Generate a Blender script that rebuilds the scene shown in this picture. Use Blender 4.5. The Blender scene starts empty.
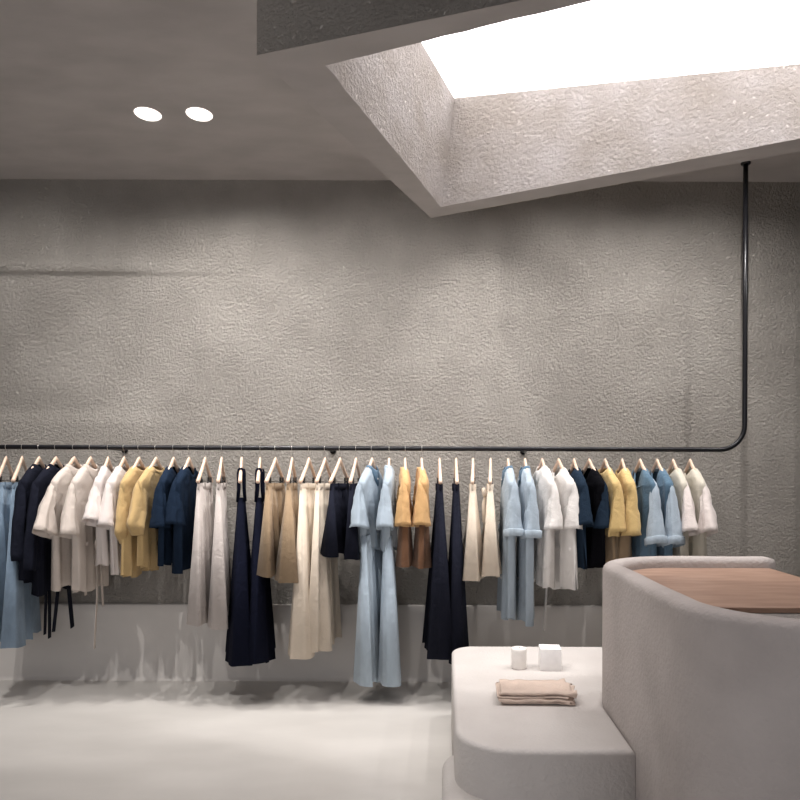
import bpy, bmesh, math, random
from mathutils import Vector, Matrix, noise
PI = math.pi
SC = bpy.context.scene
COL = SC.collection
F, CX, CY, CAMZ = 680.0, 445.0, 480.0, 1.5      # lens in pixels, principal point, eye height
RAIL_Y, RAIL_Z, WALL_Y, CEIL_Z = 4.70, 1.717, 5.10, 3.70

# ------------------------------------------------------------------ helpers
def s2l(c):
    return tuple(((v/255/12.92) if v/255 <= .04045 else ((v/255+.055)/1.055)**2.4) for v in c) + (1,)

def tag(o, label=None, cat=None, group=None, kind=None):
    if label: o['label'] = label
    if cat: o['category'] = cat
    if group: o['group'] = group
    if kind: o['kind'] = kind
    return o

def empty(name, loc=(0, 0, 0), rz=0):
    o = bpy.data.objects.new(name, None); COL.objects.link(o)
    o.location = loc; o.rotation_euler = (0, 0, rz); o.empty_display_size = .05
    return o

def obj(name, bm, m, parent=None, loc=None, smooth=True, normals=True):
    if normals: bmesh.ops.recalc_face_normals(bm, faces=bm.faces[:])
    me = bpy.data.meshes.new(name); bm.to_mesh(me); bm.free()
    me.materials.append(m)
    if smooth: me.polygons.foreach_set('use_smooth', [True]*len(me.polygons))
    o = bpy.data.objects.new(name, me); COL.objects.link(o)
    if parent: o.parent = parent
    if loc: o.location = loc
    return o

def solid(o, t=.003, off=0):
    s = o.modifiers.new('thickness', 'SOLIDIFY'); s.thickness = t; s.offset = off
    return o

def bevel(o, w, n=3, ang=40):
    b = o.modifiers.new('bevel', 'BEVEL'); b.width = w; b.segments = n
    b.limit_method = 'ANGLE'; b.angle_limit = math.radians(ang)
    return o

def add_box(bm, x0, x1, y0, y1, z0, z1):
    v = [bm.verts.new((x, y, z)) for z in (z0, z1) for y in (y0, y1) for x in (x0, x1)]
    for f in ((0, 2, 3, 1), (4, 5, 7, 6), (0, 1, 5, 4), (2, 6, 7, 3), (0, 4, 6, 2), (1, 3, 7, 5)):
        bm.faces.new([v[i] for i in f])

def loft(bm, rings, cap0=False, cap1=False, closed=True):
    vr = [[bm.verts.new(p) for p in r] for r in rings]
    n = len(vr[0])
    for a, b in zip(vr, vr[1:]):
        for i in range(n if closed else n-1):
            j = (i+1) % n
            bm.faces.new((a[i], a[j], b[j], b[i]))
    if cap0: bm.faces.new(vr[0])
    if cap1: bm.faces.new(vr[-1][::-1])
    return vr

def tube(bm, pts, r, n=10, caps=True, ry=None):
    """round or flattened tube along points lying in a plane"""
    pts = [Vector(p) for p in pts]
    rings = []; prev = None
    for i, p in enumerate(pts):
        t = (pts[min(i+1, len(pts)-1)]-pts[max(i-1, 0)]).normalized()
        if prev is None:
            up = Vector((0, 1, 0)) if abs(t.y) < .9 else Vector((1, 0, 0))
        else: up = prev
        a = (up - t*up.dot(t)).normalized(); b = t.cross(a); prev = a
        rr = r[i] if isinstance(r, (list, tuple)) else r
        r2 = rr if ry is None else (ry[i] if isinstance(ry, (list, tuple)) else ry)
        rings.append([p + a*math.cos(2*PI*k/n)*rr + b*math.sin(2*PI*k/n)*r2 for k in range(n)])
    loft(bm, rings, caps, caps)

def lathe(bm, prof, n=40, c=(0, 0, 0), cap0=False, cap1=False):
    c = Vector(c)
    loft(bm, [[c+Vector((r*math.cos(2*PI*k/n), r*math.sin(2*PI*k/n), z)) for k in range(n)] for r, z in prof], cap0, cap1)

# ------------------------------------------------------------------ materials
def new_mat(name):
    m = bpy.data.materials.new(name); m.use_nodes = True
    nt = m.node_tree; b = nt.nodes['Principled BSDF']
    return m, nt, b

def N(nt, t, **kw):
    n = nt.nodes.new(t)
    for k, v in kw.items():
        if k.startswith('in_'): n.inputs[k[3:].replace('_', ' ')].default_value = v
        else: setattr(n, k, v)
    return n

def mottled(nt, b, c0, c1, scale, coord, detail=5, lo=.35, hi=.65, stretch=None):
    src = coord
    if stretch:
        mp = N(nt, 'ShaderNodeMapping'); mp.inputs['Scale'].default_value = stretch
        nt.links.new(coord, mp.inputs['Vector']); src = mp.outputs[0]
    n = N(nt, 'ShaderNodeTexNoise', in_Scale=scale, in_Detail=detail)
    nt.links.new(src, n.inputs['Vector'])
    r = N(nt, 'ShaderNodeValToRGB'); r.color_ramp.elements[0].position = lo; r.color_ramp.elements[1].position = hi
    r.color_ramp.elements[0].color = c0; r.color_ramp.elements[1].color = c1
    nt.links.new(n.outputs['Fac'], r.inputs[0]); nt.links.new(r.outputs[0], b.inputs['Base Color'])
    return n

def stucco(name, c0, c1, scale, strength, dist, big=3.0, rough=.92):
    m, nt, b = new_mat(name)
    co = N(nt, 'ShaderNodeTexCoord').outputs['Object']
    mottled(nt, b, s2l(c0), s2l(c1), big, co)
    n1 = N(nt, 'ShaderNodeTexNoise', in_Scale=scale, in_Detail=5.0, in_Roughness=.72, in_Distortion=.15)
    n2 = N(nt, 'ShaderNodeTexVoronoi', in_Scale=scale*.8); n2.feature = 'SMOOTH_F1'
    nt.links.new(co, n1.inputs['Vector']); nt.links.new(co, n2.inputs['Vector'])
    ramp = N(nt, 'ShaderNodeValToRGB'); ramp.color_ramp.elements[0].position = .38; ramp.color_ramp.elements[1].position = .66
    nt.links.new(n1.outputs['Fac'], ramp.inputs[0])
    mx = N(nt, 'ShaderNodeMath', operation='MULTIPLY_ADD'); mx.inputs[1].default_value = -.9
    nt.links.new(n2.outputs['Distance'], mx.inputs[0]); nt.links.new(ramp.outputs[0], mx.inputs[2])
    bp = N(nt, 'ShaderNodeBump', in_Strength=strength, in_Distance=dist)
    nt.links.new(mx.outputs[0], bp.inputs['Height']); nt.links.new(bp.outputs[0], b.inputs['Normal'])
    b.inputs['Roughness'].default_value = rough; b.inputs['Specular IOR Level'].default_value = .08
    return m

def plaster(name, c0, c1, scale=1.6, rough=.6, stretch=None, fine=60, strength=.15, dist=.004, spec=.3):
    m, nt, b = new_mat(name)
    co = N(nt, 'ShaderNodeTexCoord').outputs['Object']
    mottled(nt, b, s2l(c0), s2l(c1), scale, co, stretch=stretch, lo=.3, hi=.7)
    n1 = N(nt, 'ShaderNodeTexNoise', in_Scale=fine, in_Detail=6.0)
    nt.links.new(co, n1.inputs['Vector'])
    bp = N(nt, 'ShaderNodeBump', in_Strength=strength, in_Distance=dist)
    nt.links.new(n1.outputs['Fac'], bp.inputs['Height']); nt.links.new(bp.outputs[0], b.inputs['Normal'])
    b.inputs['Roughness'].default_value = rough; b.inputs['Specular IOR Level'].default_value = spec
    return m

def plain(name, c, rough=.5, metal=0, spec=.5):
    m, nt, b = new_mat(name)
    co = N(nt, 'ShaderNodeTexCoord').outputs['Object']
    l = s2l(c); mottled(nt, b, tuple(v*.94 for v in l[:3])+(1,), l, 30, co)
    b.inputs['Roughness'].default_value = rough; b.inputs['Metallic'].default_value = metal
    b.inputs['Specular IOR Level'].default_value = spec
    return m

def emit(name, c, s):
    m, nt, b = new_mat(name)
    b.inputs['Base Color'].default_value = s2l(c); b.inputs['Emission Color'].default_value = s2l(c)
    b.inputs['Emission Strength'].default_value = s
    return m

FAB = {}
def fabric(key, c, var=.82, rough=.9, fine=420, strength=.45, sheen=.15, vscale=9, trans=0, stretch=(1, 1, .25)):
    if key in FAB: return FAB[key]
    m, nt, b = new_mat('fabric_'+key)
    co = N(nt, 'ShaderNodeTexCoord').outputs['Object']
    l = s2l(c); mottled(nt, b, tuple(v*var for v in l[:3])+(1,), l, vscale, co, stretch=stretch)
    n1 = N(nt, 'ShaderNodeTexNoise', in_Scale=fine, in_Detail=3.0)
    n2 = N(nt, 'ShaderNodeTexNoise', in_Scale=14.0, in_Detail=5.0, in_Distortion=1.2)
    nt.links.new(co, n1.inputs['Vector']); nt.links.new(co, n2.inputs['Vector'])
    ad = N(nt, 'ShaderNodeMath', operation='MULTIPLY_ADD'); ad.inputs[1].default_value = 4.0
    nt.links.new(n2.outputs['Fac'], ad.inputs[0]); nt.links.new(n1.outputs['Fac'], ad.inputs[2])
    bp = N(nt, 'ShaderNodeBump', in_Strength=strength, in_Distance=.008)
    nt.links.new(ad.outputs[0], bp.inputs['Height']); nt.links.new(bp.outputs[0], b.inputs['Normal'])
    b.inputs['Roughness'].default_value = rough; b.inputs['Sheen Weight'].default_value = sheen if max(c) > 90 else .0
    b.inputs['Specular IOR Level'].default_value = .2 if max(c) > 90 else .08
    if trans:
        b.inputs['Transmission Weight'].default_value = 0
        tr = N(nt, 'ShaderNodeBsdfTranslucent'); nt.links.new(nt.nodes.get('Color Ramp').outputs[0], tr.inputs['Color'])
        mx = N(nt, 'ShaderNodeMixShader'); mx.inputs[0].default_value = trans
        nt.links.new(b.outputs[0], mx.inputs[1]); nt.links.new(tr.outputs[0], mx.inputs[2])
        nt.links.new(mx.outputs[0], nt.nodes['Material Output'].inputs['Surface'])
    FAB[key] = m
    return m

M = {}
M['wall'] = stucco('wall_stucco', (176, 170, 163), (190, 184, 177), 58, 1.0, .020)
M['ceiling'] = plaster('ceiling_plaster', (168, 163, 160), (184, 179, 176), 2.6, .62, stretch=(1, 2.2, 1), fine=30, strength=.2)
M['shaft'] = stucco('skylight_stucco', (186, 178, 170), (206, 200, 196), 48, 1.0, .017)
M['plinth'] = plaster('plinth_plaster', (194, 189, 184), (204, 199, 194), 1.4, .7)
M['floor'] = plaster('floor_microcement', (188, 184, 179), (206, 202, 197), 1.1, .42, stretch=(1, 2.2, 1), fine=18, strength=.06, spec=.35)
M['counter'] = plaster('counter_plaster', (174, 166, 162), (188, 180, 176), 4, .75, fine=60, strength=.6, dist=.008)
M['bench'] = plaster('bench_plaster', (190, 184, 180), (202, 197, 193), 3, .75, fine=60, strength=.5, dist=.007)
M['black'] = plain('black_steel', (22, 22, 26), .32, .3)
M['hook'] = plain('hook_steel', (200, 196, 190), .3, 1)
M['clip'] = plain('clip_steel', (70, 68, 68), .35, .9)
M['white'] = plain('white_enamel', (240, 238, 234), .5)
M['candle_glass'] = plain('candle_white', (236, 231, 226), .35)
M['wax'] = plain('candle_wax', (244, 238, 230), .5)
M['wick'] = plain('wick', (60, 50, 45), .8)
M['carton'] = plain('white_carton', (238, 235, 233), .6)
M['lamp'] = emit('lamp_glow', (255, 246, 238), 14)
M['collar'] = emit('lamp_collar_glow', (255, 246, 240), 1.6)

def wood(name, c0, c1, axis=(1, 9, 1), scale=6):
    m, nt, b = new_mat(name)
    co = N(nt, 'ShaderNodeTexCoord').outputs['Object']
    mottled(nt, b, s2l(c0), s2l(c1), scale, co, 8, .3, .7, stretch=axis)
    b.inputs['Roughness'].default_value = .45
    return m
M['hanger'] = wood('hanger_beech', (226, 194, 170), (240, 214, 194), (2, 2, 9), 8)
M['worktop'] = wood('worktop_oak', (144, 113, 96), (168, 137, 118), (1.6, 6, 1), 3)

# ------------------------------------------------------------------ room shell
X0, X1, Y0 = -5.2, 4.2, -2.5
def grid(bm, xs, zs, f):
    vr = [[bm.verts.new(f(x, z)) for x in xs] for z in zs]
    for a, b in zip(vr, vr[1:]):
        for i in range(len(xs)-1): bm.faces.new((a[i], a[i+1], b[i+1], b[i]))
def frange(a, b, s):
    n = max(1, int(round((b-a)/s))); return [a+(b-a)*i/n for i in range(n+1)]
def sst(a, b, x):
    t = max(0, min(1, (x-a)/(b-a))); return t*t*(3-2*t)

def wallf(x, z):
    y = WALL_Y
    fade_t = 1 - sst(-2.9, -1.75, x); fade_b = 1 - sst(-1.75, -1.55, x)
    # shallow recess of the old panel at the left: overhanging soft lip on top, sloping sill below
    zt, zb = 3.062, 2.0
    lip = fade_t*(.030*math.exp(-((z-zt-.03)/.045)**2) - .035*sst(zt-.035, zt-.005, z)*0)
    rec = .03*(1-sst(zt-.035, zt-.01, z))*sst(zb-.045, zb+.0, z)*(fade_b*.55+fade_t*.45)
    y += rec - lip
    y -= .0*sst(2.18, 2.34, x)                      # slight pilaster at the right
    y -= .10*max(0, (z-3.50)/.2)**2 if z > 3.5 else 0
    return (x, y, z)
bm = bmesh.new()
grid(bm, frange(X0, X1, .045), frange(.50, 2.9, .04)[:-1] + frange(2.9, 3.2, .012)[:-1] + frange(3.2, CEIL_Z+.02, .04), wallf)
tag(obj('wall_back', bm, M['wall']), 'rough grey-brown stucco wall behind the clothes rail', kind='structure')
bm = bmesh.new()
prof = [(WALL_Y+.02, .566), (WALL_Y-.018, .562), (WALL_Y-.024, .553), (WALL_Y-.026, .5), (WALL_Y-.028, .03), (WALL_Y-.034, .012), (WALL_Y-.05, .0)]
loft(bm, [[(x, y, z) for y, z in prof] for x in frange(X0, X1, .5)], closed=False)
tag(obj('baseboard_back', bm, M['plinth']), 'smooth pale plaster plinth along the foot of the wall', kind='structure')
WX0, WX1, WZ0, WZ1 = -4.8, .9, .35, 3.1  # unseen glowing window, added behind the camera as soft room fill
wn = empty('fill_window', ((WX0+WX1)/2, Y0, 0)); tag(wn, 'unseen glowing window panel added as room fill opposite the clothes rail', kind='structure')
bm = bmesh.new(); hw_ = (WX1-WX0)/2
add_box(bm, -hw_-.06, hw_+.06, -.03, .05, WZ0-.06, WZ0); add_box(bm, -hw_-.06, hw_+.06, -.03, .05, WZ1, WZ1+.06)
for q in (-hw_-.06, -hw_/3-.03, hw_/3-.03, hw_): add_box(bm, q, q+.06, -.03, .05, WZ0, WZ1)
obj('fill_window_frame', bm, M['black'], wn, smooth=False)
gm, nt, b = new_mat('fill_window_glow'); b.inputs['Base Color'].default_value = (.5, .5, .5, 1)
b.inputs['Emission Color'].default_value = s2l((250, 250, 255)); b.inputs['Emission Strength'].default_value = 1.75
bm = bmesh.new(); bm.faces.new([bm.verts.new(p) for p in ((-hw_, .01, WZ0), (hw_, .01, WZ0), (hw_, .01, WZ1), (-hw_, .01, WZ1))])
obj('pane', bm, gm, wn, smooth=False)  # glowing sheet of the added fill window
for nm, q in (('wall_left', ((X0, Y0, 0), (X0, WALL_Y+.03, 0), (X0, WALL_Y+.03, CEIL_Z), (X0, Y0, CEIL_Z))),
              ('wall_right', ((X1, Y0, 0), (X1, WALL_Y+.03, 0), (X1, WALL_Y+.03, CEIL_Z), (X1, Y0, CEIL_Z))),
              ('wall_front', ((X0, Y0, 0), (X1, Y0, 0), (X1, Y0, CEIL_Z), (X0, Y0, CEIL_Z)))):
    bm = bmesh.new(); bm.faces.new([bm.verts.new(p) for p in q]); tag(obj(nm, bm, M['wall']), kind='structure')
bm = bmesh.new(); bm.faces.new([bm.verts.new(p) for p in ((X0, Y0, 0), (X1, Y0, 0), (X1, WALL_Y+.03, 0), (X0, WALL_Y+.03, 0))])
tag(obj('floor', bm, M['floor']), 'smooth light grey microcement floor', kind='structure')

# skylight box: loops of corners near-left, near-mid, near-right, far-right, far-left
ZB, ZT = 3.20, 3.90
OUT = [(-.762, 2.727), (.32, 2.391), (2.15, 1.72), (2.62, 3.13), (-.097, 4.412)]
INN = [(-.497, 2.792), (.55, 2.394), (1.98, 1.95), (2.42, 3.052), (-.031, 4.234)]
TOP = [(-.45, 2.83, 3.90), (.60, 2.47, 3.79), (2.08, 2.02, 3.59), (2.45, 3.23, 3.563), (.050, 4.272, 3.90)]
bm = bmesh.new()
outer = [bm.verts.new(p) for p in ((X0, Y0, CEIL_Z), (X1, Y0, CEIL_Z), (X1, WALL_Y+.03, CEIL_Z), (X0, WALL_Y+.03, CEIL_Z))]
hole = [bm.verts.new((x, y, CEIL_Z)) for x, y in OUT]
es = [bm.edges.new((L[i], L[(i+1) % len(L)])) for L in (outer, hole) for i in range(len(L))]
bmesh.ops.triangle_fill(bm, use_beauty=True, edges=es)
tag(obj('ceiling', bm, M['ceiling'], smooth=False), 'grey mottled plaster ceiling', kind='structure')

def seg_loop(L, z, k=24):
    r = []
    for i in range(len(L)):
        a, b = Vector(L[i]), Vector(L[(i+1) % len(L)])
        for j in range(k): p = a.lerp(b, j/k); r.append(Vector((p.x, p.y, p.z if len(p) == 3 else z)))
    return r
sky = empty('window_1', (.9, 3.0, ZB))
tag(sky, 'large skylight in a dropped stucco surround', kind='structure')
def rel(rings): return [[Vector(p)-Vector(sky.location) for p in r] for r in rings]
o0, o1 = seg_loop(OUT, CEIL_Z+.01), seg_loop(OUT, ZB)
i0, i1 = seg_loop(INN, ZB), seg_loop(TOP, ZT)
bm = bmesh.new(); loft(bm, rel([o0, o1])); obj('surround_side', bm, M['wall'], sky, smooth=False)
bm = bmesh.new()
def wob(r, a):
    out = []
    for p in r:
        out.append(p + Vector((noise.noise(p*9), noise.noise(p*9+Vector((5, 0, 0))), 0))*a)
    return out
i0w = wob(i0, .006)
loft(bm, rel([o1, i0w])); obj('surround_soffit', bm, M['ceiling'], sky, smooth=False)
bm = bmesh.new()
lv = [[i0w[k].lerp(i1[k], t) for k in range(len(i0))] for t in [j/14 for j in range(15)]]
loft(bm, rel(lv)); obj('reveal', bm, M['shaft'], sky, smooth=False)
pm, nt, b = new_mat('skylight_diffuser')
b.inputs['Base Color'].default_value = (.8, .8, .8, 1)
b.inputs['Emission Color'].default_value = s2l((255, 249, 250)); b.inputs['Emission Strength'].default_value = 3.9
bm = bmesh.new(); bm.faces.new([bm.verts.new(Vector(q)-Vector(sky.location)) for q in TOP])
bmesh.ops.triangulate(bm, faces=bm.faces[:]); obj('pane', bm, pm, sky, smooth=False)

# ------------------------------------------------------------------ downlights
def downlight(x, y, label, power, target, size=128, blend=1.0, rad=.009, fixture=True):
    t = empty('ceiling_downlight', (x, y, CEIL_Z)); tag(t, label, 'ceiling light', 'recessed downlights')
    bm = bmesh.new(); lathe(bm, [(.055, -.001), (.057, -.005), (.062, -.007), (.072, -.006), (.077, -.001)], 40)
    obj('trim_ring', bm, M['collar'], t)
    bm = bmesh.new(); lathe(bm, [(.052, -.0015), (.050, -.003), (.045, -.004), (.001, -.004)], 40, cap1=True)
    obj('lens', bm, M['lamp'], t)
    L = bpy.data.lights.new('spot_light', 'SPOT'); L.energy = power; L.spot_size = math.radians(size)
    L.spot_blend = blend; L.shadow_soft_size = rad; L.color = (1.0, .965, .935)
    o = bpy.data.objects.new('spot_light', L); COL.objects.link(o); o.location = (x, y, CEIL_Z-.05)
    d = Vector(target)-Vector(o.location); o.rotation_euler = d.to_track_quat('-Z', 'Y').to_euler()
P = 84
downlight(-1.80, 4.10, 'left of the two glowing round downlights in the ceiling', P, (-1.9, 5.1, 1.42))
downlight(-1.49, 4.10, 'right of the two glowing round downlights in the ceiling', P, (-1.3, 5.1, 1.42))
downlight(-3.20, 3.95, 'ceiling downlight just beyond the left edge of the picture', P, (-3.0, 5.1, 1.42))
downlight(-.50, 3.86, 'ceiling downlight hidden behind the left side of the skylight surround', P, (-.5, 5.1, 1.42))
downlight(.15, 4.45, 'ceiling downlight behind the skylight surround above the bench', 75, (.4, 4.9, .8), 100)
downlight(1.05, 4.02, 'ceiling downlight behind the skylight surround above the white shirts', P*1.2, (.9, 5.1, 1.42))
downlight(1.79, 4.05, 'ceiling downlight behind the skylight surround above the counter', P, (1.9, 5.1, 1.42))
downlight(-2.75, 2.75, 'front ceiling downlight, furthest left of the three above the open floor', 118, (-2.6, 4.9, .8), 66)
downlight(-1.85, 2.75, 'front ceiling downlight, middle one of the three above the open floor', 118, (-1.6, 4.9, .9), 68)
downlight(-1.05, 2.70, 'front ceiling downlight beside the near corner of the skylight surround', 118, (-.3, 4.9, .9), 68)
downlight(2.95, 3.30, 'added ceiling fill downlight beyond the right edge of the picture, past the skylight surround', 110, (1.1, 4.8, .8), 80)  # unseen lamp added to brighten the clothes at the right
downlight(-1.40, 2.45, 'added front fill downlight aimed at the plaster bench, nearest the fill window', 128, (.60, 3.2, .5), 46)  # unseen lamp added to brighten the bench top and counter's left face
# ------------------------------------------------------------------ clothes rail
bm = bmesh.new(); R = .17; xr, xl = 2.07, -3.6
pts = [(xl, 0, CEIL_Z-RAIL_Z)]+[(xl, 0, z) for z in (1.0, R)]
pts += [(xl+R-R*math.cos(a), 0, R-R*math.sin(a)) for a in [PI/2*i/10 for i in range(1, 10)]]
pts += [(x, 0, 0) for x in frange(xl+R, xr-R, .4)]
pts += [(xr-R+R*math.sin(a), 0, R-R*math.cos(a)) for a in [PI/2*i/10 for i in range(1, 10)]]
pts += [(xr, 0, z) for z in (R, 1.0, CEIL_Z-RAIL_Z)]
tube(bm, pts, .0165, 20)
rail = empty('clothes_rail', (0, RAIL_Y, RAIL_Z))
tag(rail, 'long black steel clothes rail bent up to the ceiling at the right', 'clothes rail')
obj('rail_tube', bm, M['black'], rail)
for px in (125, 333, 523):
    x = (px-CX)*WALL_Y/F
    bm = bmesh.new(); tube(bm, [(x, .012, -.004), (x, .3, -.004), (x, WALL_Y-RAIL_Y+.01, -.004)], .007, 10)
    tube(bm, [(x, WALL_Y-RAIL_Y-.012, -.004), (x, WALL_Y-RAIL_Y+.012, -.004)], .022, 20)
    obj('wall_bracket', bm, M['black'], rail)
bm = bmesh.new(); lathe(bm, [(.017, -.012), (.03, -.012), (.033, -.006), (.033, .0)], 24, (xr, 0, CEIL_Z-RAIL_Z)); obj('ceiling_flange', bm, M['black'], rail)

# ------------------------------------------------------------------ hangers
def hanger(hx, ang, label, clips=False):
    t = empty('clothes_hanger', (hx, RAIL_Y, RAIL_Z), ang)
    tag(t, label, 'hanger', 'pale wooden hangers along the rail')
    bm = bmesh.new(); pts = []; rz = []; ry = []
    for i in range(-12, 13):
        u = i/12
        s = abs(u)
        z = -.078 - .012*sst(0, .12, s) - .145*max(0, (s-.06)/.94)**.92
        if clips and s > .9: z += .0
        pts.append((u*.20, 0, z)); rz.append(.0085+.0045*s); ry.append(.013+.003*(1-s))
    # rounded bar: thin across, tall in the hanging plane
    tube(bm, pts, rz, 12, ry=ry)
    obj('wooden_arm', bm, M['hanger'], t)
    bm = bmesh.new(); r = .0205
    hp = [(0, 0, -.075), (0, 0, -.045), (0, 0, -.028)]
    hp += [(r*math.sin(a), 0, -r*math.cos(a)) for a in [math.radians(d) for d in range(12, 235, 16)]]
    tube(bm, hp, .0019, 6); obj('hook', bm, M['hook'], t)
    if clips:
        bm = bmesh.new()
        tube(bm, [(-.165, 0, -.232), (0, 0, -.232), (.165, 0, -.232)], .0022, 6)
        obj('clip_bar', bm, M['clip'], t)
        for s in (-1, 1):
            bm = bmesh.new()
            add_box(bm, s*.14-.012, s*.14+.012, -.013, -.007, -.262, -.203)
            add_box(bm, s*.14-.012, s*.14+.012, .007, .013, -.262, -.203)
            add_box(bm, s*.14-.010, s*.14+.010, -.008, .008, -.238, -.226)
            obj('clip', bm, M['clip'], t, smooth=False)
    return t

# ------------------------------------------------------------------ garments
NR = 44
def gring(z, w, t, rnd, fold=0, k=3, ph=0, uc=0, vc=0, front_dip=0, sag=0, wr=.006):
    r = []
    for i in range(NR):
        a = 2*PI*i/NR
        c, s = math.cos(a), math.sin(a)
        u = w*math.copysign(abs(c)**.85, c); v = t*math.copysign(abs(s)**.5, s)
        un = u/max(w, .01)
        v += fold*math.sin(k*PI*un+ph) + fold*.7*math.sin(k*1.7*PI*un+ph*2.3)*(1 if s > 0 else -.6)
        u += fold*.35*math.sin(k*2.1*a+ph)
        zz = z - front_dip*max(0, s)*(1-un*un*.6) - sag*math.sin(1.5*PI*un+ph)
        p = Vector((u+uc, v+vc, zz))
        q = Vector((u*7+rnd*13.1, (v*9 if s > 0 else v*9+40), zz*4))
        d = noise.noise(q)*wr*.9 + (.25-abs(noise.noise(q*1.9)))*wr*1.5 + (.2-abs(noise.noise(q*4.1)))*wr*.8
        v2 = 1 if s >= 0 else -1
        p.y += d*v2*1.7*min(1, t/.03)
        p.x += noise.noise(q*1.3+Vector((9, 9, 9)))*wr*.8
        r.append(p)
    return r

def interp(tab, z):
    for (a, b) in zip(tab, tab[1:]):
        if a[0] >= z >= b[0]:
            t = (a[0]-z)/(a[0]-b[0]) if a[0] != b[0] else 0
            t = t*t*(3-2*t)*.5+t*.5
            return [a[i]+(b[i]-a[i])*t for i in range(1, len(a))]
    return list(tab[-1][1:])

def body_loft(tab, zs, rnd, k=3, dip0=0, diplen=.1, sag=0, uc=0, vc=0, wr=.007):
    """tab rows: (z, half width, half thickness, fold)"""
    bm = bmesh.new(); rings = []
    ph = rnd*2.1
    for z in zs:
        w, t, f = interp(tab, z)
        dd = dip0*max(0, 1-(zs[0]-z)/diplen)
        g = (zs[0]-z)/(zs[0]-zs[-1])
        rings.append(gring(z, w, t, rnd, f, k, ph, uc, vc, dd, sag*g**3, wr*(.35+.65*min(1, g*3))))
    loft(bm, rings); return bm

def sleeve_bm(side, rnd, outer, inner, ts, fold=.008, m=22):
    """flat hanging sleeve between an outer and an inner edge line, given as (u, z) points"""
    bm = bmesh.new(); rings = []; n = 32
    def at(tt, arr):
        x = tt*(len(arr)-1); i = min(int(x), len(arr)-2); f = x-i
        a, b = arr[i], arr[i+1]
        return tuple(p*(1-f)+q*f for p, q in zip(a, b)) if isinstance(a, tuple) else a*(1-f)+b*f
    for j in range(m+1):
        t = j/m; o = Vector(at(t, outer)); q0 = Vector(at(t, inner)); th = at(t, ts)
        c = (o+q0)/2; h = (o-q0)/2; r = []
        for i in range(n):
            an = 2*PI*i/n; cc, ss = math.cos(an), math.sin(an)
            e = c + h*math.copysign(abs(cc)**.95, cc)
            p = Vector((e.x*side, -.016+th*math.copysign(abs(ss)**1.1, ss)*1.15+fold*t*(math.sin(4.5*cc+rnd*3)+.6*math.sin(9*cc+rnd)), e.y))
            q = p*8+Vector((rnd*7, side*3+(0 if ss > 0 else 11), 0)); g = min(1, t*2.2)
            d = .004*noise.noise(q)+.008*(.25-abs(noise.noise(q*1.5)))+.005*(.2-abs(noise.noise(q*3.9)))
            p.y += d*(1 if ss > 0 else -1)*1.6*g
            p.x += noise.noise(q+Vector((7, 0, 0)))*.005*g; p.z += noise.noise(q+Vector((0, 7, 0)))*.006*g
            r.append(p)
        rings.append(r)
    loft(bm, rings); return bm

def strap_bm(pts, w=.006, t=.002):
    bm = bmesh.new(); tube(bm, pts, t, 8, ry=w); return bm

class G: pass
def place(name, hx, ang, label, cat, group):
    t = empty(name, (hx, RAIL_Y, RAIL_Z), ang); return tag(t, label, cat, group)

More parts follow.
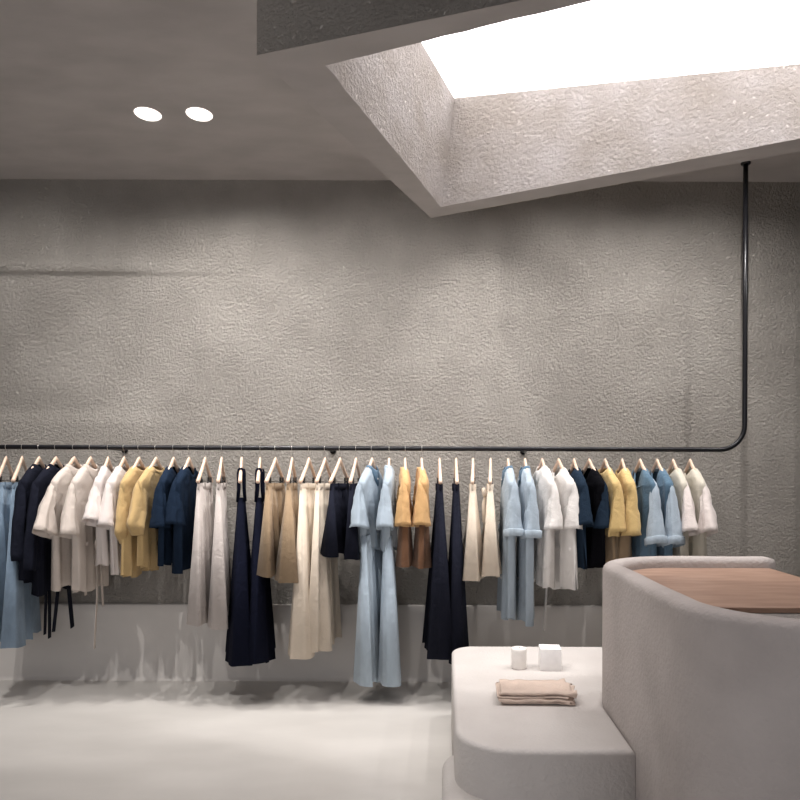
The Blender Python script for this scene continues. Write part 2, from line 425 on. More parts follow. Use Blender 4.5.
def make_top(t, sp, rnd):
    """shirts, tees, knits, shirt dresses, coats"""
    m = sp['mat']; L = -sp['len']
    w, wh = sp.get('w', .225), sp.get('wh', .24); th, tf = sp.get('t', .031), sp.get('th', .034)
    fd = sp.get('fold', .011); nd = sp.get('neck', .03)
    tab = [(-.122, .078, .030, 0), (-.134, .098, .032, .0), (-.165, .150, .033, .001), (-.20, .198, .034, .002), (-.228, w, .034, .002),
           (-.27, w-.004, th, fd*.15), (-.34, w-.022, th, fd*.3), (-.45, w-.040, th, fd*.6)]
    if 'waist' in sp:
        wz, ww = sp['waist']
        if not sp.get('legs'):
            tab += [(-wz+.08, w-.035, th*1.25, fd), (-wz, ww, th*.7, fd*.5), (-wz-.04, ww+.012, th*.75, fd), (-wz-.16, (ww+wh)/2+.01, tf, fd*1.5)]
        else: tab += [(-wz+.08, w-.03, th*1.1, fd), (-wz, ww, th*.8, fd*.5)]
    tab += [(L, wh, tf, fd*1.6)]
    zs = [-.122, -.128, -.134, -.15, -.165, -.18, -.20, -.215, -.228, -.25, -.275] + frange(-.30, L, .022)
    o = obj('body', body_loft(tab, zs, rnd, sp.get('k', 3.2), nd, .12, sp.get('sag', .02), wr=sp.get('wr', .010)), m, t); solid(o)
    sl = sp.get('sleeve', 'short'); near = sp['near']
    for side in (-1, 1):
        out = sp.get('so', .12)*(1 if side == near else .25)
        if side != near: out = min(out, .03)
        e = sp.get('sl', .28)-.015; sw = sp.get('sw', .15) if sp.get('sw', 0) != .11 else .20
        zo = -.235-e; uo = .215+out
        top = [(.17, -.190), (.20, -.212), (.224, -.238)]
        if sl == 'short':
            tilt = out*.45
            outer = top + [(.218+out*.5, -.235-e*.5), (uo, zo)]
            inner = [(.165, -.235), (.18, -.27), (.185, -.32), (.17+out*.4, -.27-e*.5), (uo-sw, zo-tilt)]
            ts = [.014, .016, .020, .034, .048]
        elif sl == 'long':
            outer = top + [(.225+out*.6, -.235-e*.5), (uo, zo)]
            inner = [(.165, -.235), (.175, -.27), (.175, -.32), (.13+out*.5, -.26-e*.5), (uo-.11, zo-.01)]
            ts = [.014, .018, .026, .034, .032]
        else:
            outer = top + [(.235+out*.4, -.235-e*.45), (.225+out, -.235-e*.78), (.15+out, zo)]
            inner = [(.165, -.235), (.17, -.29), (.15, -.37), (.07, -.30-e*.5), (.06+out*.5, -.25-e*.8), (.10+out*.6, zo)]
            ts = [.014, .018, .028, .036, .036, .022]
        o = obj('sleeve', sleeve_bm(side, rnd+side, outer, inner, ts), m, t); solid(o)
        if sp.get('cuff'):
            a1, b1 = Vector(outer[-1]), Vector(inner[-1]); a0, b0 = Vector(outer[-2]), Vector(inner[-2])
            d = ((a1+b1)/2-(a0+b0)/2).normalized(); c1 = (a1+b1)/2; h = (a1-b1)/2
            bm = bmesh.new(); rg = []
            for q in (-.042, -.038, .004, .008):
                e2 = .001 if q in (-.042, .008) else .005
                r = []
                for i in range(32):
                    an = 2*PI*i/32; cc, ss = math.cos(an), math.sin(an)
                    p = c1+d*q+h*(1+e2/.08)*math.copysign(abs(cc)**.8, cc)
                    r.append(Vector((p.x*side, -.016+(ts[-1]+e2)*math.copysign(abs(ss)**1.1, ss)*1.15+.008*math.sin(4.5*cc+(rnd+side)*3), p.y)))
                rg.append(r)
            loft(bm, rg); c = obj('cuff', bm, sp.get('mats', m), t); solid(c)
    co = sp.get('collar', 'crew')
    rg = []
    if co == 'shirt':      # folded collar with two points at the front
        for z, s, drop in ((-.136, 1.10, 0), (-.116, .98, 0), (-.106, 1.02, 0), (-.116, 1.16, .0), (-.138, 1.30, .03)):
            r = []
            for i in range(32):
                a = 2*PI*i/32; c, s_ = math.cos(a), math.sin(a)
                fr = max(0, s_)
                r.append(Vector((.072*s*c, .031*s*s_+.003, z-.035*fr*fr-drop*fr*(1-abs(c))*2-(.02*fr if drop else 0))))
            rg.append(r)
    elif co == 'crew':
        for z, s in ((-.140, 1.14), (-.126, 1.04), (-.118, 1.0), (-.119, .95)):
            rg.append([Vector((.078*s*math.cos(2*PI*i/32), .031*s*math.sin(2*PI*i/32), z-nd*max(0, math.sin(2*PI*i/32))*(1-.4*math.cos(2*PI*i/32)**2))) for i in range(32)])
    if rg:
        bm = bmesh.new(); loft(bm, rg); c = obj('collar', bm, sp.get('mat2', m), t); solid(c, .0025)
    if sp.get('placket'):
        bm = bmesh.new(); z1 = sp['placket']
        pts = []
        for z in frange(-.15, -z1, .03):
            w_, t_, f_ = interp(tab, z); ph = rnd*2.1
            pts.append((0, t_+f_*math.sin(ph)+f_*.7*math.sin(ph*2.3)+.004, z))
        tube(bm, pts, .0025, 8, ry=.013)
        pl = obj('placket', bm, m, t)
        for i, z in enumerate(frange(-.2, -z1+.02, .09)):
            w_, t_, f_ = interp(tab, z)
            bm = bmesh.new(); lathe(bm, [(.001, .004), (.006, .004), (.0065, .0)], 12)
            b_ = obj('button', bm, M['white'], t, (0, t_+f_*math.sin(rnd*2.1)+f_*.7*math.sin(rnd*4.83)+.007, z)); b_.rotation_euler = (-PI/2, 0, 0)
    if sp.get('pocket'):
        bm = bmesh.new(); add_box(bm, -.13, -.04, th+.006, th+.012, -.46, -.35)
        bevel(obj('pocket', bm, m, t), .004)
    if sp.get('label'):
        bm = bmesh.new(); add_box(bm, -.018, .018, -.026, -.023, -.155, -.133)
        obj('neck_label', bm, M['white'], t, smooth=False)
    if sp.get('tie'):      # belt round the waist with a knot and hanging ends
        wz, ww = sp['waist']
        bm = bmesh.new(); rg = []
        for z, e in ((-wz+.016, .006), (-wz+.010, .014), (-wz-.012, .014), (-wz-.018, .006)):
            rg.append([Vector(((ww+e+.003)*math.cos(2*PI*i/36), (th*.62+e+.008)*math.sin(2*PI*i/36), z)) for i in range(36)])
        loft(bm, rg); tube(bm, [(-.03, th*.62+.02, -wz+.03), (0, th*.62+.03, -wz), (.03, th*.62+.02, -wz-.03)], [.012, .02, .012], 10)
        obj('belt', bm, m, t)
        for dx, ln, sw in sp['tie']:
            y0 = th*.62+.028
            pts = [(dx*.3, y0, -wz), (dx*.8, y0+.012, -wz-.06), (dx+.01*math.sin(rnd), y0+.012, -wz-ln*.5), (dx+sw, y0+.004, -wz-ln)]
            obj('belt_end', strap_bm(pts, sp.get('tw', .015 if sp.get('sleeve') != 'long' else .024), .003), m, t)
    if sp.get('legs'):     # jumpsuit legs below the body
        legs(t, m, rnd, L+.10, -sp['legs'][0], sp['legs'][1], sp['legs'][2], .030, fd, .058)

def legs(t, m, rnd, z0, z1, w0, w1, th, fd, th1=None, sp=None):
    th1 = th1 or th
    for side in (-1, 1):
        tab = [(z0, w0, th, fd*.1), (z0-.12, w0+.008, th+.012, fd*.5), (z0-.25, w0+.02, (th+th1)/2+.006, fd), (z1, w1, th1, fd*1.6)]
        uc0 = side*(w0-.004)
        zs = frange(z0, z1, .035)
        bm = bmesh.new(); rings = []; ph = rnd*2+side
        for z in zs:
            w, tt, f = interp(tab, z); g = (z0-z)/(z0-z1)
            rings.append(gring(z, w, tt, rnd+side*3, f, 1.6, ph, uc0+side*(w1-w0)*.75*g, .012*side*g, 0, .010*g**3, .004+.007*min(1, g*4)))
        loft(bm, rings); solid(obj('leg', bm, m, t))

def make_trousers(t, sp, rnd):
    m = sp['mat']; L = -sp['len']; cz = -sp.get('crotch', .56); w = sp.get('w', .185); fd = sp.get('fold', .010)
    wl = sp.get('wl', .15)
    bm = bmesh.new()
    rg = []
    for z, e in ((-.246, .001), (-.244, .005), (-.284, .006), (-.287, .002)):
        rg.append([Vector(((w+e)*math.cos(2*PI*i/40), (.017+e)*math.sin(2*PI*i/40), z)) for i in range(40)])
    loft(bm, rg); solid(obj('waistband', bm, sp.get('mat2', m), t), .002)
    legs(t, m, rnd, -.262, L, w*.5, wl, .015, fd, sp.get('th', .055))
    for s in (-1, 1):
        bm = bmesh.new(); add_box(bm, s*.09-.006, s*.09+.006, .019, .025, -.292, -.240); obj('belt_loop', bm, m, t, smooth=False)
    if sp.get('bow'):
        bm = bmesh.new()
        y = .030; bm_ = bm
        for s in (-1, 1):
            tube(bm, [(0, y, -.30), (s*.03, y+.015, -.28), (s*.055, y+.01, -.30), (s*.03, y+.006, -.32), (0, y, -.302)], [.008, .014, .016, .014, .008], 8)
            tube(bm, [(0, y, -.30), (s*.02, y+.015, -.38), (s*.03, y+.008, -.50)], [.006, .012, .014], 8, ry=[.003]*3)
        bmesh.ops.transform(bm, matrix=Matrix.Translation((sp['near']*.10, 0, .0)), verts=bm.verts[:])
        obj('bow', bm, m, t)

def make_strap_dress(t, sp, rnd):
    m = sp['mat']; L = -sp['len']
    tab = [(-.345, .075, .022, .001), (-.42, .115, .028, .002), (-.55, .165, .036, .008), (-.9, .24, .055, .016), (L, sp.get('wh', .34), sp.get('th', .085), .026)]
    solid(obj('body', body_loft(tab, frange(-.345, L, .033), rnd, 3.4, .02, .12, .02), m, t))
    for s in (-1, 1):
        for f in (-1, 1):
            zc = -.078-.012-.145*max(0, (.105/.2-.06)/.94)**.92
            pts = [(s*.065, f*.024, -.37), (s*.085, f*.018, -.28), (s*.105, f*.017, zc-.01), (s*.105, f*.013, zc+.014), (s*.105, 0, zc+.022)]
            obj('strap', strap_bm(pts, .014, .0085), m, t)

# colours
fabric('denim_light', (136, 156, 176), .72, vscale=14)
fabric('denim_pale', (172, 186, 198), .82, vscale=12, strength=.35)
fabric('denim_teal', (92, 120, 142), .8, vscale=10)  # on the denim shirts, the body's shaded side is put into this colour
fabric('navy', (28, 30, 41), .8); fabric('navy_deep', (16, 19, 34), .85); fabric('navy_blue', (29, 42, 60), .8)
fabric('black', (12, 12, 17), .9); fabric('slate_blue', (36, 50, 66), .8)
fabric('oat', (224, 212, 202), .93, trans=.15); fabric('ecru_dark', (186, 174, 164), .93)
fabric('white_pink', (236, 226, 221), .95, trans=.15); fabric('white', (248, 244, 240), .95, trans=.2)
fabric('cream', (228, 214, 196), .93, trans=.15); fabric('sheer', (232, 226, 212), .95, trans=.3)
fabric('mustard', (198, 168, 118), .9); fabric('mustard_deep', (216, 186, 128), .9)
fabric('grey_taupe', (186, 177, 172), .9); fabric('khaki', (152, 130, 104), .86)
fabric('ochre', (212, 170, 118), .82); fabric('brown', (144, 106, 80), .85)
A = FAB
TIE = [(-.03, .42, -.03), (.035, .36, .04)]

# (hook px, near tip px, kind, name, category, group, label, hanger words, spec)
S = [
 (6, -3, 'tr', 'jeans', 'jeans', 'wide denim jeans', 'mid-blue wide-leg jeans clipped at the very left end of the rail', 'leftmost pair of jeans',
   dict(mat=A['denim_light'], len=1.302, wl=.15, w=.18)),
 (22, 13.5, 'tr', 'jeans', 'jeans', 'wide denim jeans', 'light blue wide-leg jeans, second from the left, in front of a navy coat sleeve', 'second pair of jeans, next to the navy jackets',
   dict(mat=A['denim_light'], len=1.321, wl=.175, w=.18)),
 (39, 24, 'top', 'long_jacket', 'jacket', 'navy belted jackets', 'black-navy long-sleeved jacket right beside the blue jeans', 'navy jacket nearest the jeans',
   dict(mat=A['navy'], len=0.897, sleeve='long', sl=.52, so=.09, collar='shirt', placket=.8, waist=(.62, .20), tie=[(-.03, .70, -.02), (.02, .66, .0)], wh=.23)),
 (56, 38, 'top', 'long_jacket', 'jacket', 'navy belted jackets', 'navy long-sleeved jacket with two dangling belt ends, beside the oatmeal shirts', 'navy jacket nearest the oatmeal shirts',
   dict(mat=A['navy'], len=0.955, sleeve='long', sl=.58, so=.10, collar='shirt', placket=.85, waist=(.62, .21), tie=[(-.06, .64, -.06), (.06, .62, .05)], wh=.22, sag=.03)),
 (74, 55, 'top', 'shirt_dress', 'dress', 'oatmeal belted shirt dresses', 'oatmeal short-sleeved belted shirt dress beside the navy jacket', 'oatmeal dress next to the navy jacket',
   dict(mat=A['oat'], len=0.936, sl=.31, so=.17, collar='shirt', placket=.55, waist=(.60, .14), tie=TIE, wh=.20, sw=.11)),
 (90.5, 75, 'top', 'shirt_dress', 'dress', 'oatmeal belted shirt dresses', 'oatmeal belted shirt dress with a knotted waist, beside the pale pink shirts', 'oatmeal dress next to the pale pink shirts',
   dict(mat=A['oat'], len=0.955, sl=.34, so=.11, collar='shirt', placket=.5, pocket=1, waist=(.65, .15), tie=[(-.03, .45, -.05), (.03, .72, .01)], wh=.21)),
 (108, 98.5, 'top', 't_shirt', 'shirt', 'pale pink shirts', 'pale pinkish-white loose shirt beside the oatmeal dress', 'pale pink shirt next to the oatmeal dress',
   dict(mat=A['white_pink'], len=0.772, sl=.24, so=.14, neck=.05, wh=.20, label=1, placket=.3)),
 (124, 111, 'top', 't_shirt', 'shirt', 'pale pink shirts', 'pale pinkish-white loose shirt beside the mustard knits', 'pale pink shirt next to the mustard knits',
   dict(mat=A['white_pink'], len=0.830, sl=.28, so=.10, neck=.05, wh=.18, label=1, placket=.3)),
 (139, 125, 'top', 'knit_top', 'top', 'mustard knit tops', 'mustard yellow knit top beside the pale pink shirt', 'mustard knit next to the pale pink shirt',
   dict(mat=A['mustard'], len=0.849, sleeve='bat', sl=.42, so=.06, neck=.03, wh=.25, w=.235)),
 (156, 141, 'top', 'knit_top', 'top', 'mustard knit tops', 'mustard yellow knit top with folded-up sleeve beside the blue tees', 'mustard knit next to the navy blue tees',
   dict(mat=A['mustard'], len=0.791, sleeve='bat', sl=.36, so=.10, neck=.03, wh=.22, w=.23)),
 (173.5, 163, 'top', 't_shirt', 't-shirt', 'navy blue tees', 'navy blue short-sleeved tee beside the mustard knit', 'navy blue tee next to the mustard knit',
   dict(mat=A['navy_blue'], len=0.782, sl=.30, so=.05, wh=.22, neck=.06)),
 (189, 178, 'top', 't_shirt', 't-shirt', 'navy blue tees', 'navy blue short-sleeved tee beside the grey trousers', 'navy blue tee next to the grey trousers',
   dict(mat=A['navy_blue'], len=0.811, sl=.28, so=.05, wh=.22, neck=.06)),
 (205, 197.5, 'tr', 'wide_leg_trousers', 'trousers', 'grey wide trousers', 'taupe grey wide-leg trousers beside the navy blue tee', 'grey trousers next to the navy blue tee',
   dict(mat=A['grey_taupe'], len=1.177, wl=.15)),
 (221.5, 218, 'tr', 'wide_leg_trousers', 'trousers', 'grey wide trousers', 'taupe grey wide-leg trousers beside the navy strap dress', 'grey trousers next to the navy strap dress',
   dict(mat=A['grey_taupe'], len=1.196, wl=.14)),
 (241.5, 240, 'strap', 'strap_dress', 'dress', 'navy strap dresses', 'dark navy strap dress beside the grey trousers', 'strap dress next to the grey trousers',
   dict(mat=A['navy_deep'], len=1.407, wh=.34, th=.075)),
 (260, 257.5, 'strap', 'strap_dress', 'dress', 'navy strap dresses', 'dark navy strap dress beside the khaki shorts', 'strap dress next to the khaki shorts',
   dict(mat=A['navy_deep'], len=1.435, wh=.30, th=.07)),
 (275.5, 266, 'tr', 'wide_shorts', 'shorts', 'khaki wide shorts', 'khaki tan wide shorts beside the navy strap dress', 'khaki shorts next to the strap dress',
   dict(mat=A['khaki'], len=0.849, wl=.15, crotch=.54)),
 (292, 287.5, 'tr', 'wide_shorts', 'shorts', 'khaki wide shorts', 'khaki tan wide shorts beside the cream trousers', 'khaki shorts next to the cream trousers',
   dict(mat=A['khaki'], len=0.878, wl=.185, crotch=.54, th=.075)),
 (309, 300, 'tr', 'wide_leg_trousers', 'trousers', 'cream wide trousers', 'cream wide-leg trousers beside the khaki shorts', 'cream trousers next to the khaki shorts',
   dict(mat=A['cream'], len=1.369, wl=.18, th=.08)),
 (325, 316, 'tr', 'wide_leg_trousers', 'trousers', 'cream wide trousers', 'cream wide-leg trousers beside the navy shorts', 'cream trousers next to the navy shorts',
   dict(mat=A['cream'], len=1.349, wl=.15)),
 (340, 330, 'tr', 'wide_shorts', 'shorts', 'navy shorts', 'dark navy shorts beside the cream trousers', 'navy shorts next to the cream trousers',
   dict(mat=A['navy'], len=0.714, wl=.15, crotch=.52, th=.06)),
 (356, 350, 'tr', 'wide_shorts', 'shorts', 'navy shorts', 'dark navy shorts beside the pale blue jumpsuit', 'navy shorts next to the pale blue jumpsuit',
   dict(mat=A['navy'], len=0.733, wl=.15, crotch=.52)),
 (372, 362.5, 'top', 'jumpsuit', 'jumpsuit', 'pale denim jumpsuits', 'pale blue denim jumpsuit beside the navy shorts, front turned outward', 'pale blue jumpsuit next to the navy shorts',
   dict(mat=A['denim_pale'], mat2=A['denim_teal'], len=0.675, sl=.29, so=.08, collar='shirt', placket=.6, waist=(.60, .19), wh=.185, t=.036, th=.034, legs=(1.565, .098, .105))),
 (389, 388, 'top', 'jumpsuit', 'jumpsuit', 'pale denim jumpsuits', 'pale blue denim jumpsuit seen edge-on beside the ochre tops', 'pale blue jumpsuit next to the ochre tops',
   dict(mat=A['denim_pale'], len=0.675, sl=.29, so=.08, collar='shirt', placket=.6, waist=(.60, .19), wh=.185, t=.036, th=.034, legs=(1.565, .098, .11))),
 (405, 406, 'top', 'satin_top', 'top', 'ochre brown tops', 'ochre and brown short-sleeved top beside the pale blue jumpsuit', 'ochre top next to the jumpsuit',
   dict(mat=A['ochre'], len=0.801, sl=.28, so=.05, neck=.07, w=.22, wh=.19, lower=1)),
 (421.5, 423.5, 'top', 'satin_top', 'top', 'ochre brown tops', 'ochre and brown short-sleeved top beside the long navy trousers', 'ochre top next to the navy trousers',
   dict(mat=A['ochre'], len=0.811, sl=.28, so=.05, neck=.07, w=.22, wh=.19, lower=1)),
 (439.5, 440.5, 'tr', 'wide_leg_trousers', 'trousers', 'navy wide trousers', 'dark navy wide-leg trousers beside the ochre top', 'long navy trousers next to the ochre top',
   dict(mat=A['navy'], len=1.388, wl=.17, th=.075)),
 (456, 457, 'tr', 'wide_leg_trousers', 'trousers', 'navy wide trousers', 'dark navy wide-leg trousers with hem behind the plaster bench corner', 'long navy trousers next to the cream shorts',
   dict(mat=A['navy'], len=1.407, wl=.16, th=.06)),
 (473, 472.5, 'tr', 'wide_shorts', 'shorts', 'cream shorts', 'cream white wide shorts beside the navy trousers', 'cream shorts next to the navy trousers',
   dict(mat=A['cream'], len=0.868, wl=.15, crotch=.54, th=.06)),
 (490.5, 490, 'tr', 'wide_shorts', 'shorts', 'cream shorts', 'cream white wide shorts with a bow at the waist, beside the blue shirt dress', 'cream shorts with a bow',
   dict(mat=A['cream'], len=0.849, wl=.15, crotch=.54, th=.06, bow=1)),
 (508, 511.5, 'top', 'shirt_dress', 'dress', 'pale blue shirt dresses', 'pale blue chambray dress beside the cream shorts', 'pale blue dress next to the cream shorts',
   dict(mat=A['denim_pale'], mat2=A['denim_teal'], len=1.139, sl=.34, so=.05, collar='shirt', placket=.9, wh=.20, cuff=1, t=.036)),
 (525, 529.5, 'top', 'shirt_dress', 'dress', 'pale blue shirt dresses', 'pale blue chambray dress beside the white blouses', 'pale blue dress next to the white blouses',
   dict(mat=A['denim_pale'], mat2=A['denim_teal'], len=1.158, sl=.35, so=.05, collar='shirt', placket=.9, wh=.20, cuff=1, t=.036)),
 (542, 551, 'top', 'blouse', 'blouse', 'white blouses', 'white loose blouse beside the pale blue dress', 'white blouse next to the pale blue dress',
   dict(mat=A['white'], len=0.907, sl=.30, so=.06, collar='shirt', placket=.7, waist=(.66, .19), wh=.22, t=.036)),
 (558.5, 571, 'top', 'blouse', 'blouse', 'white blouses', 'white loose blouse with hanging tie, beside the dark knit tops', 'white blouse next to the dark knit tops',
   dict(mat=A['white'], len=0.936, sl=.30, so=.06, collar='crew', neck=.06, placket=.7, waist=(.66, .20), tie=[(.06, .60, .06)], wh=.23, t=.036, label=1)),
 (574, 582, 'top', 'knit_top', 'top', 'dark knit tops', 'slate blue knit top beside the white blouse', 'slate blue knit next to the white blouse',
   dict(mat=A['slate_blue'], len=0.791, sl=.27, so=.07, neck=.05, wh=.20)),
 (589, 602, 'top', 'knit_top', 'top', 'dark knit tops', 'black knit top with a blue sleeve beside the right-hand yellow tops', 'black knit top',
   dict(mat=A['black'], mats=A['slate_blue'], len=0.782, sl=.30, so=.02, neck=.08, wh=.22, label=1)),
 (605, 616, 'top', 't_shirt', 'shirt', 'golden yellow tees', 'golden yellow boxy tee beside the black knit top', 'golden yellow tee next to the black knit top',
   dict(mat=A['mustard_deep'], len=0.772, sl=.32, so=.04, neck=.04, wh=.22, lower=2)),
 (622, 630, 'top', 't_shirt', 'shirt', 'golden yellow tees', 'golden yellow boxy tee beside the denim shirts', 'golden yellow tee next to the denim shirts',
   dict(mat=A['mustard_deep'], len=0.772, sl=.34, so=.04, neck=.04, wh=.22, lower=2)),
 (640, 652, 'top', 'denim_shirt', 'shirt', 'blue denim shirts', 'blue denim shirt with turned-up cuffs beside the golden yellow tee', 'denim shirt next to the golden yellow tee',
   dict(mat=A['denim_teal'], mats=A['denim_pale'], mat2=A['denim_pale'], len=0.957, sl=.38, so=.09, neck=.16, collar='crew', placket=.9, cuff=1, wh=.22, label=1)),
 (657, 669, 'top', 'denim_shirt', 'shirt', 'blue denim shirts', 'blue denim shirt with turned-up cuffs beside the off-white shirts', 'denim shirt next to the off-white shirts',
   dict(mat=A['denim_teal'], mats=A['denim_pale'], mat2=A['denim_pale'], len=0.957, sl=.38, so=.10, neck=.16, collar='crew', placket=.9, cuff=1, wh=.22, label=1)),
 (673, 684, 'top', 'shirt', 'shirt', 'off-white shirts', 'off-white wide-sleeved shirt beside the denim shirt', 'off-white shirt next to the denim shirt',
   dict(mat=A['sheer'], mats=A['white_pink'], len=0.917, sl=.30, so=.14, neck=.05, wh=.20, label=1, placket=.6, sw=.11)),
 (690, 702, 'top', 'shirt', 'shirt', 'off-white shirts', 'off-white wide-sleeved shirt at the right end of the rail', 'off-white shirt at the right end of the rail',
   dict(mat=A['sheer'], mats=A['white_pink'], len=0.917, sl=.30, so=.14, neck=.05, wh=.22, label=1, placket=.6, sw=.11)),
]
def solve_angle(hx, tip):
    """turn of the hanger about the vertical that puts its near end where it hangs"""
    best = (1e9, 0)
    for i in range(-60, 61):
        a = math.radians(i*.5); X = hx+.205*math.sin(a); Y = RAIL_Y-.205*math.cos(a)
        e = abs(CX+F*X/Y-tip)
        if e < best[0]: best = (e, a)
    return best[1]
for i, (px, tip, kind, nm, cat, grp, lab, hw, sp) in enumerate(S):
    hx = (px-CX)*RAIL_Y/F
    a = max(-.3, min(.3, solve_angle(hx, tip)))
    rot = (-PI/2 if px < 430 else PI/2) + a
    rnd = random.Random(100+i).random()*20
    hanger(hx, rot, 'pale wooden hanger holding the '+hw, kind == 'tr')
    t = place(nm, hx, rot, lab, cat, grp)
    sp['near'] = 1 if px < 430 else -1
    if kind == 'top':
        full = sp['len']
        if sp.get('lower'): sp['len'] = .50 if sp['lower'] == 1 else .56
        make_top(t, sp, rnd)
        for c in t.children: c.location.z -= .012
        if sp.get('mats'):
            for c in t.children:
                if c.name.startswith('sleeve'): c.data.materials[0] = sp['mats']
        if sp.get('lower'):      # longer lining or underlayer below the hem
            lw = A['brown'] if sp['lower'] == 1 else A['khaki']
            tab = [(-.38, .16, .026, .004), (-.6, .18, .040, .010), (-full, .165, .045, .014)]
            t_ = obj('lower_panel', body_loft(tab, frange(-.38, -full, .025), rnd+2, 2.0, wr=.011), lw, t); solid(t_)
    elif kind == 'tr': make_trousers(t, sp, rnd)
    else: make_strap_dress(t, sp, rnd)

# ------------------------------------------------------------------ bench
def rounded_outline(pts, n=10):
    """pts: (x, y, radius) counter-clockwise"""
    out = []
    for i, (x, y, r) in enumerate(pts):
        p = Vector((x, y)); a = Vector(pts[i-1][:2]); b = Vector(pts[(i+1) % len(pts)][:2])
        if r <= 0: out.append(p); continue
        d0, d1 = (a-p).normalized(), (b-p).normalized()
        half = d0.angle(d1)/2; tl = r/math.tan(half)
        s, e = p+d0*tl, p+d1*tl; c = p+(d0+d1).normalized()*(r/math.sin(half))
        a0 = math.atan2(s.y-c.y, s.x-c.x); a1 = math.atan2(e.y-c.y, e.x-c.x)
        while a1-a0 > PI: a1 -= 2*PI
        while a1-a0 < -PI: a1 += 2*PI
        for j in range(n+1):
            q = a0+(a1-a0)*j/n; out.append(Vector((c.x+r*math.cos(q), c.y+r*math.sin(q))))
    return out
def inset(poly, d):
    n = len(poly); res = []
    for i in range(n):
        a, p, b = poly[i-1], poly[i], poly[(i+1) % n]
        e0 = (p-a); e1 = (b-p)
        if e0.length < 1e-6: e0 = e1
        if e1.length < 1e-6: e1 = e0
        n0 = Vector((-e0.y, e0.x)).normalized(); n1 = Vector((-e1.y, e1.x)).normalized()
        m = (n0+n1).normalized(); res.append(p+m*d/max(.5, m.dot(n0)))
    return res
def slab(bm, poly, z0, z1, r, org, k=6):
    o = Vector(org)
    rings = [[Vector((p.x, p.y, z0))-o for p in poly], [Vector((p.x, p.y, (z0+z1)/2))-o for p in poly]]
    for j in range(k+1):
        a = PI/2*j/k; q = inset(poly, r*(1-math.cos(a)))
        rings.append([Vector((p.x, p.y, z1-r+r*math.sin(a)))-o for p in q])
    vr = loft(bm, rings, True, False); bm.faces.new(vr[-1][::-1])
org = (.42, 3.4, 0)
bm = bmesh.new()
slab(bm, rounded_outline([(.045, 2.645, .24), (.745, 2.645, 0), (.745, 3.17, 0), (.79, 3.36, 0), (.93, 3.53, 0), (1.15, 3.585, 0), (1.15, 4.31, 0), (.045, 4.31, .14)], 14), 0, .45, .022, org)
slab(bm, rounded_outline([(-.008, 2.58, .14), (.5, 2.58, 0), (.5, 3.2, 0), (-.008, 3.2, .14)], 10), 0, .24, .05, org)
tag(obj('display_bench', bm, M['bench'], loc=org), 'low rounded pale plaster bench left of the counter, holding a candle and folded cloth', 'bench')

# ------------------------------------------------------------------ counter
ctr = empty('cash_counter', (1.2, 2.8, 0))
tag(ctr, 'tall curved grey plaster counter with inset wooden worktop at the right', 'counter')
co = Vector(ctr.location)
path = [Vector((1.70, 3.53))]
raw = rounded_outline([(1.70, 3.53, 0), (.797, 3.53, .36), (.797, 1.91, .34), (1.75, 1.87, 0)], 16)
# smooth closed U, resampled
dense = []
for a, b in zip(raw, raw[1:]):
    n = max(1, int((b-a).length/.04))
    for j in range(n): dense.append(a.lerp(b, j/n))
dense.append(raw[-1])
bm = bmesh.new(); rings = []
hw, r, zt = .05, .035, 1.108
pr = [(-hw, 0), (-hw, .5), (-hw, zt-r)] + [(-hw+r-r*math.cos(a), zt-r+r*math.sin(a)) for a in [PI/2*j/6 for j in range(1, 7)]]
pr += [(hw-r+r*math.sin(a), zt-r+r*math.cos(a)) for a in [PI/2*j/6 for j in range(0, 7)]] + [(hw, 1.0), (hw, .4), (hw, 0)]
for i, p in enumerate(dense):
    t = (dense[min(i+1, len(dense)-1)]-dense[max(i-1, 0)]).normalized()
    nrm = Vector((t.y, -t.x))       # outwards
    wv = 1+.0*math.sin(i)
    rg = []
    e = min(i, len(dense)-1-i); end = 1.0 if e > 0 else .55
    for u, z in pr:
        q = p + nrm*(-u)*1.0*(1 if e > 0 else .75)
        dz = .004*noise.noise(Vector((p.x*3, p.y*3, z*2)))
        zz = z if z < 1.0 else z+dz-(0 if e > 0 else .012)
        rg.append(Vector((q.x, q.y, zz))-co)
    rings.append(rg)
loft(bm, rings, True, True, closed=True)
obj('plaster_shell', bm, M['counter'], ctr)
bm = bmesh.new()
poly = inset(raw, .02) 
poly = rounded_outline([(1.64, 3.51, 0), (.82, 3.51, .34), (.82, 1.93, .32), (1.64, 1.90, 0)], 12)
rings = [[Vector((p.x, p.y, z))-co for p in poly] for z in (0, .5, 1.035)]
vr = loft(bm, rings, True, True)
obj('inner_ledge', bm, M['shaft'], ctr, smooth=False)
bm = bmesh.new()
add_poly = rounded_outline([(1.66, 3.475, .0), (.860, 3.475, .30), (.860, 2.39, 0), (1.62, 2.39, 0)], 10)
rings = [[Vector((p.x, p.y, z))-co for p in add_poly] for z in (1.036, 1.056)]
loft(bm, rings, True, True)
bevel(obj('wooden_worktop', bm, M['worktop'], ctr, smooth=False), .003, 2)

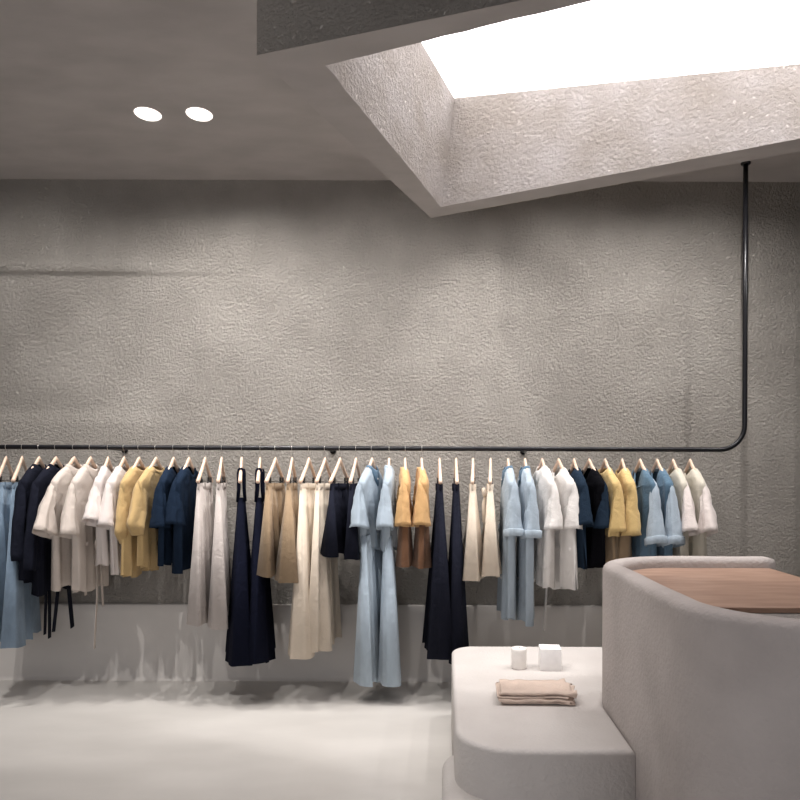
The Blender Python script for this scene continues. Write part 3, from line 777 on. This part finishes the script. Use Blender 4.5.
# ------------------------------------------------------------------ things on the bench
cd = empty('candle', (.417, 3.80, .45)); tag(cd, 'round white candle jar on the plaster bench', 'candle')
bm = bmesh.new(); lathe(bm, [(.001, .0), (.038, .0), (.042, .004), (.0435, .10), (.0435, .112), (.041, .114), (.040, .106)], 48, cap0=True)
obj('jar', bm, M['candle_glass'], cd)
bm = bmesh.new(); lathe(bm, [(.0398, .100), (.039, .106), (.02, .105), (.001, .106)], 48, cap1=True); obj('wax', bm, M['wax'], cd)
bm = bmesh.new(); tube(bm, [(0, 0, .104), (.001, 0, .112), (.003, 0, .118)], .0012, 6); obj('wick', bm, M['wick'], cd)
bx = empty('gift_box', (.590, 3.80, .45), math.radians(-3)); tag(bx, 'white cube-shaped carton on the bench beside the candle', 'box')
h = .058
bm = bmesh.new(); add_box(bm, -h, h, -h, h, 0, .1165); bevel(obj('base', bm, M['carton'], bx), .002, 2)
bm = bmesh.new(); add_box(bm, -h, h, -h, h, .117, .1205); bevel(obj('lid', bm, M['carton'], bx), .003, 3)

# folded cloth: a strip folded over and over, fold edges to the front and back
fc = empty('folded_garment', (.440, 3.27, .45), math.radians(-2)); tag(fc, 'folded peach-beige garment lying on the plaster bench', 'clothing')
peach = fabric('peach', (210, 190, 176), .9, strength=.35)
def folded(bm, x0, x1, depth, zbase, layers, th, seed, jag):
    prof = []
    for l in range(layers):
        z = zbase+th*(l+.5); y0, y1 = -depth/2, depth/2
        fr = y0 if l % 2 == 0 else y1; to = -fr
        off = .006*math.sin(l*2.3+seed)
        for j in range(9): prof.append((fr+(to-fr)*j/8 + (off if j in (0, 8) else 0), z, l))
        if l < layers-1:
            s = 1 if to > 0 else -1
            for q in (.25, .5, .75): prof.append((to+s*th*.55*math.sin(PI*q)+off, z+th*q, l+q))
    rings = []
    nx = 46
    for i in range(nx+1):
        g = i/nx; r = []
        for k, (y, z, l) in enumerate(prof):
            xx0 = x0+.010*math.sin(l*1.9+seed); xx1 = x1+jag*math.sin(l*2.7+seed)+jag*.8*noise.noise(Vector((y*30, l, seed)))
            x = xx0+(xx1-xx0)*g
            zz = z + .006*noise.noise(Vector((x*12, y*9, l*.35+seed))) + .004*noise.noise(Vector((x*30, y*20, l*.6+seed)))
            edge = sst(.86, 1, g)
            zz += edge*.018*noise.noise(Vector((y*35, l*2.1, seed+5)))
            zz = max(zbase+.002, zz)
            yy = y + .006*noise.noise(Vector((x*10, l*.8, seed+9))) + .022*(x-(x0+x1)/2)*0
            r.append(Vector((x, yy, zz)))
        rings.append(r)
    loft(bm, rings, closed=False)
bm = bmesh.new(); folded(bm, -.175, .165, .20, .002, 3, .0105, 1.2, .012)
solid(obj('lower_fold', bm, peach, fc), .005)
bm = bmesh.new(); folded(bm, -.180, .168, .195, .0345, 3, .0100, 4.4, .024)
solid(obj('upper_fold', bm, peach, fc), .005)

# ------------------------------------------------------------------ room light and camera
w = bpy.data.worlds.new('World'); SC.world = w; w.use_nodes = True
w.node_tree.nodes['Background'].inputs[0].default_value = (.8, .85, 1, 1)
w.node_tree.nodes['Background'].inputs[1].default_value = .3

cam = bpy.data.cameras.new('camera'); c = bpy.data.objects.new('camera', cam); COL.objects.link(c)
c.location = (0, 0, CAMZ)
c.matrix_world = Matrix.Translation((0, 0, CAMZ)) @ Matrix.Rotation(PI/2, 4, 'X') @ Matrix.Rotation(math.radians(.22), 4, 'Z')
cam.sensor_width = 36; cam.lens = 36*F/800; cam.shift_x = -(CX-400)/800; cam.shift_y = (CY-400)/800
cam.clip_start = .05
SC.camera = c
SC.view_settings.view_transform = 'Standard'; SC.view_settings.look = 'None'
SC.view_settings.exposure = .14; SC.view_settings.gamma = 1; SC.view_settings.use_curve_mapping = False
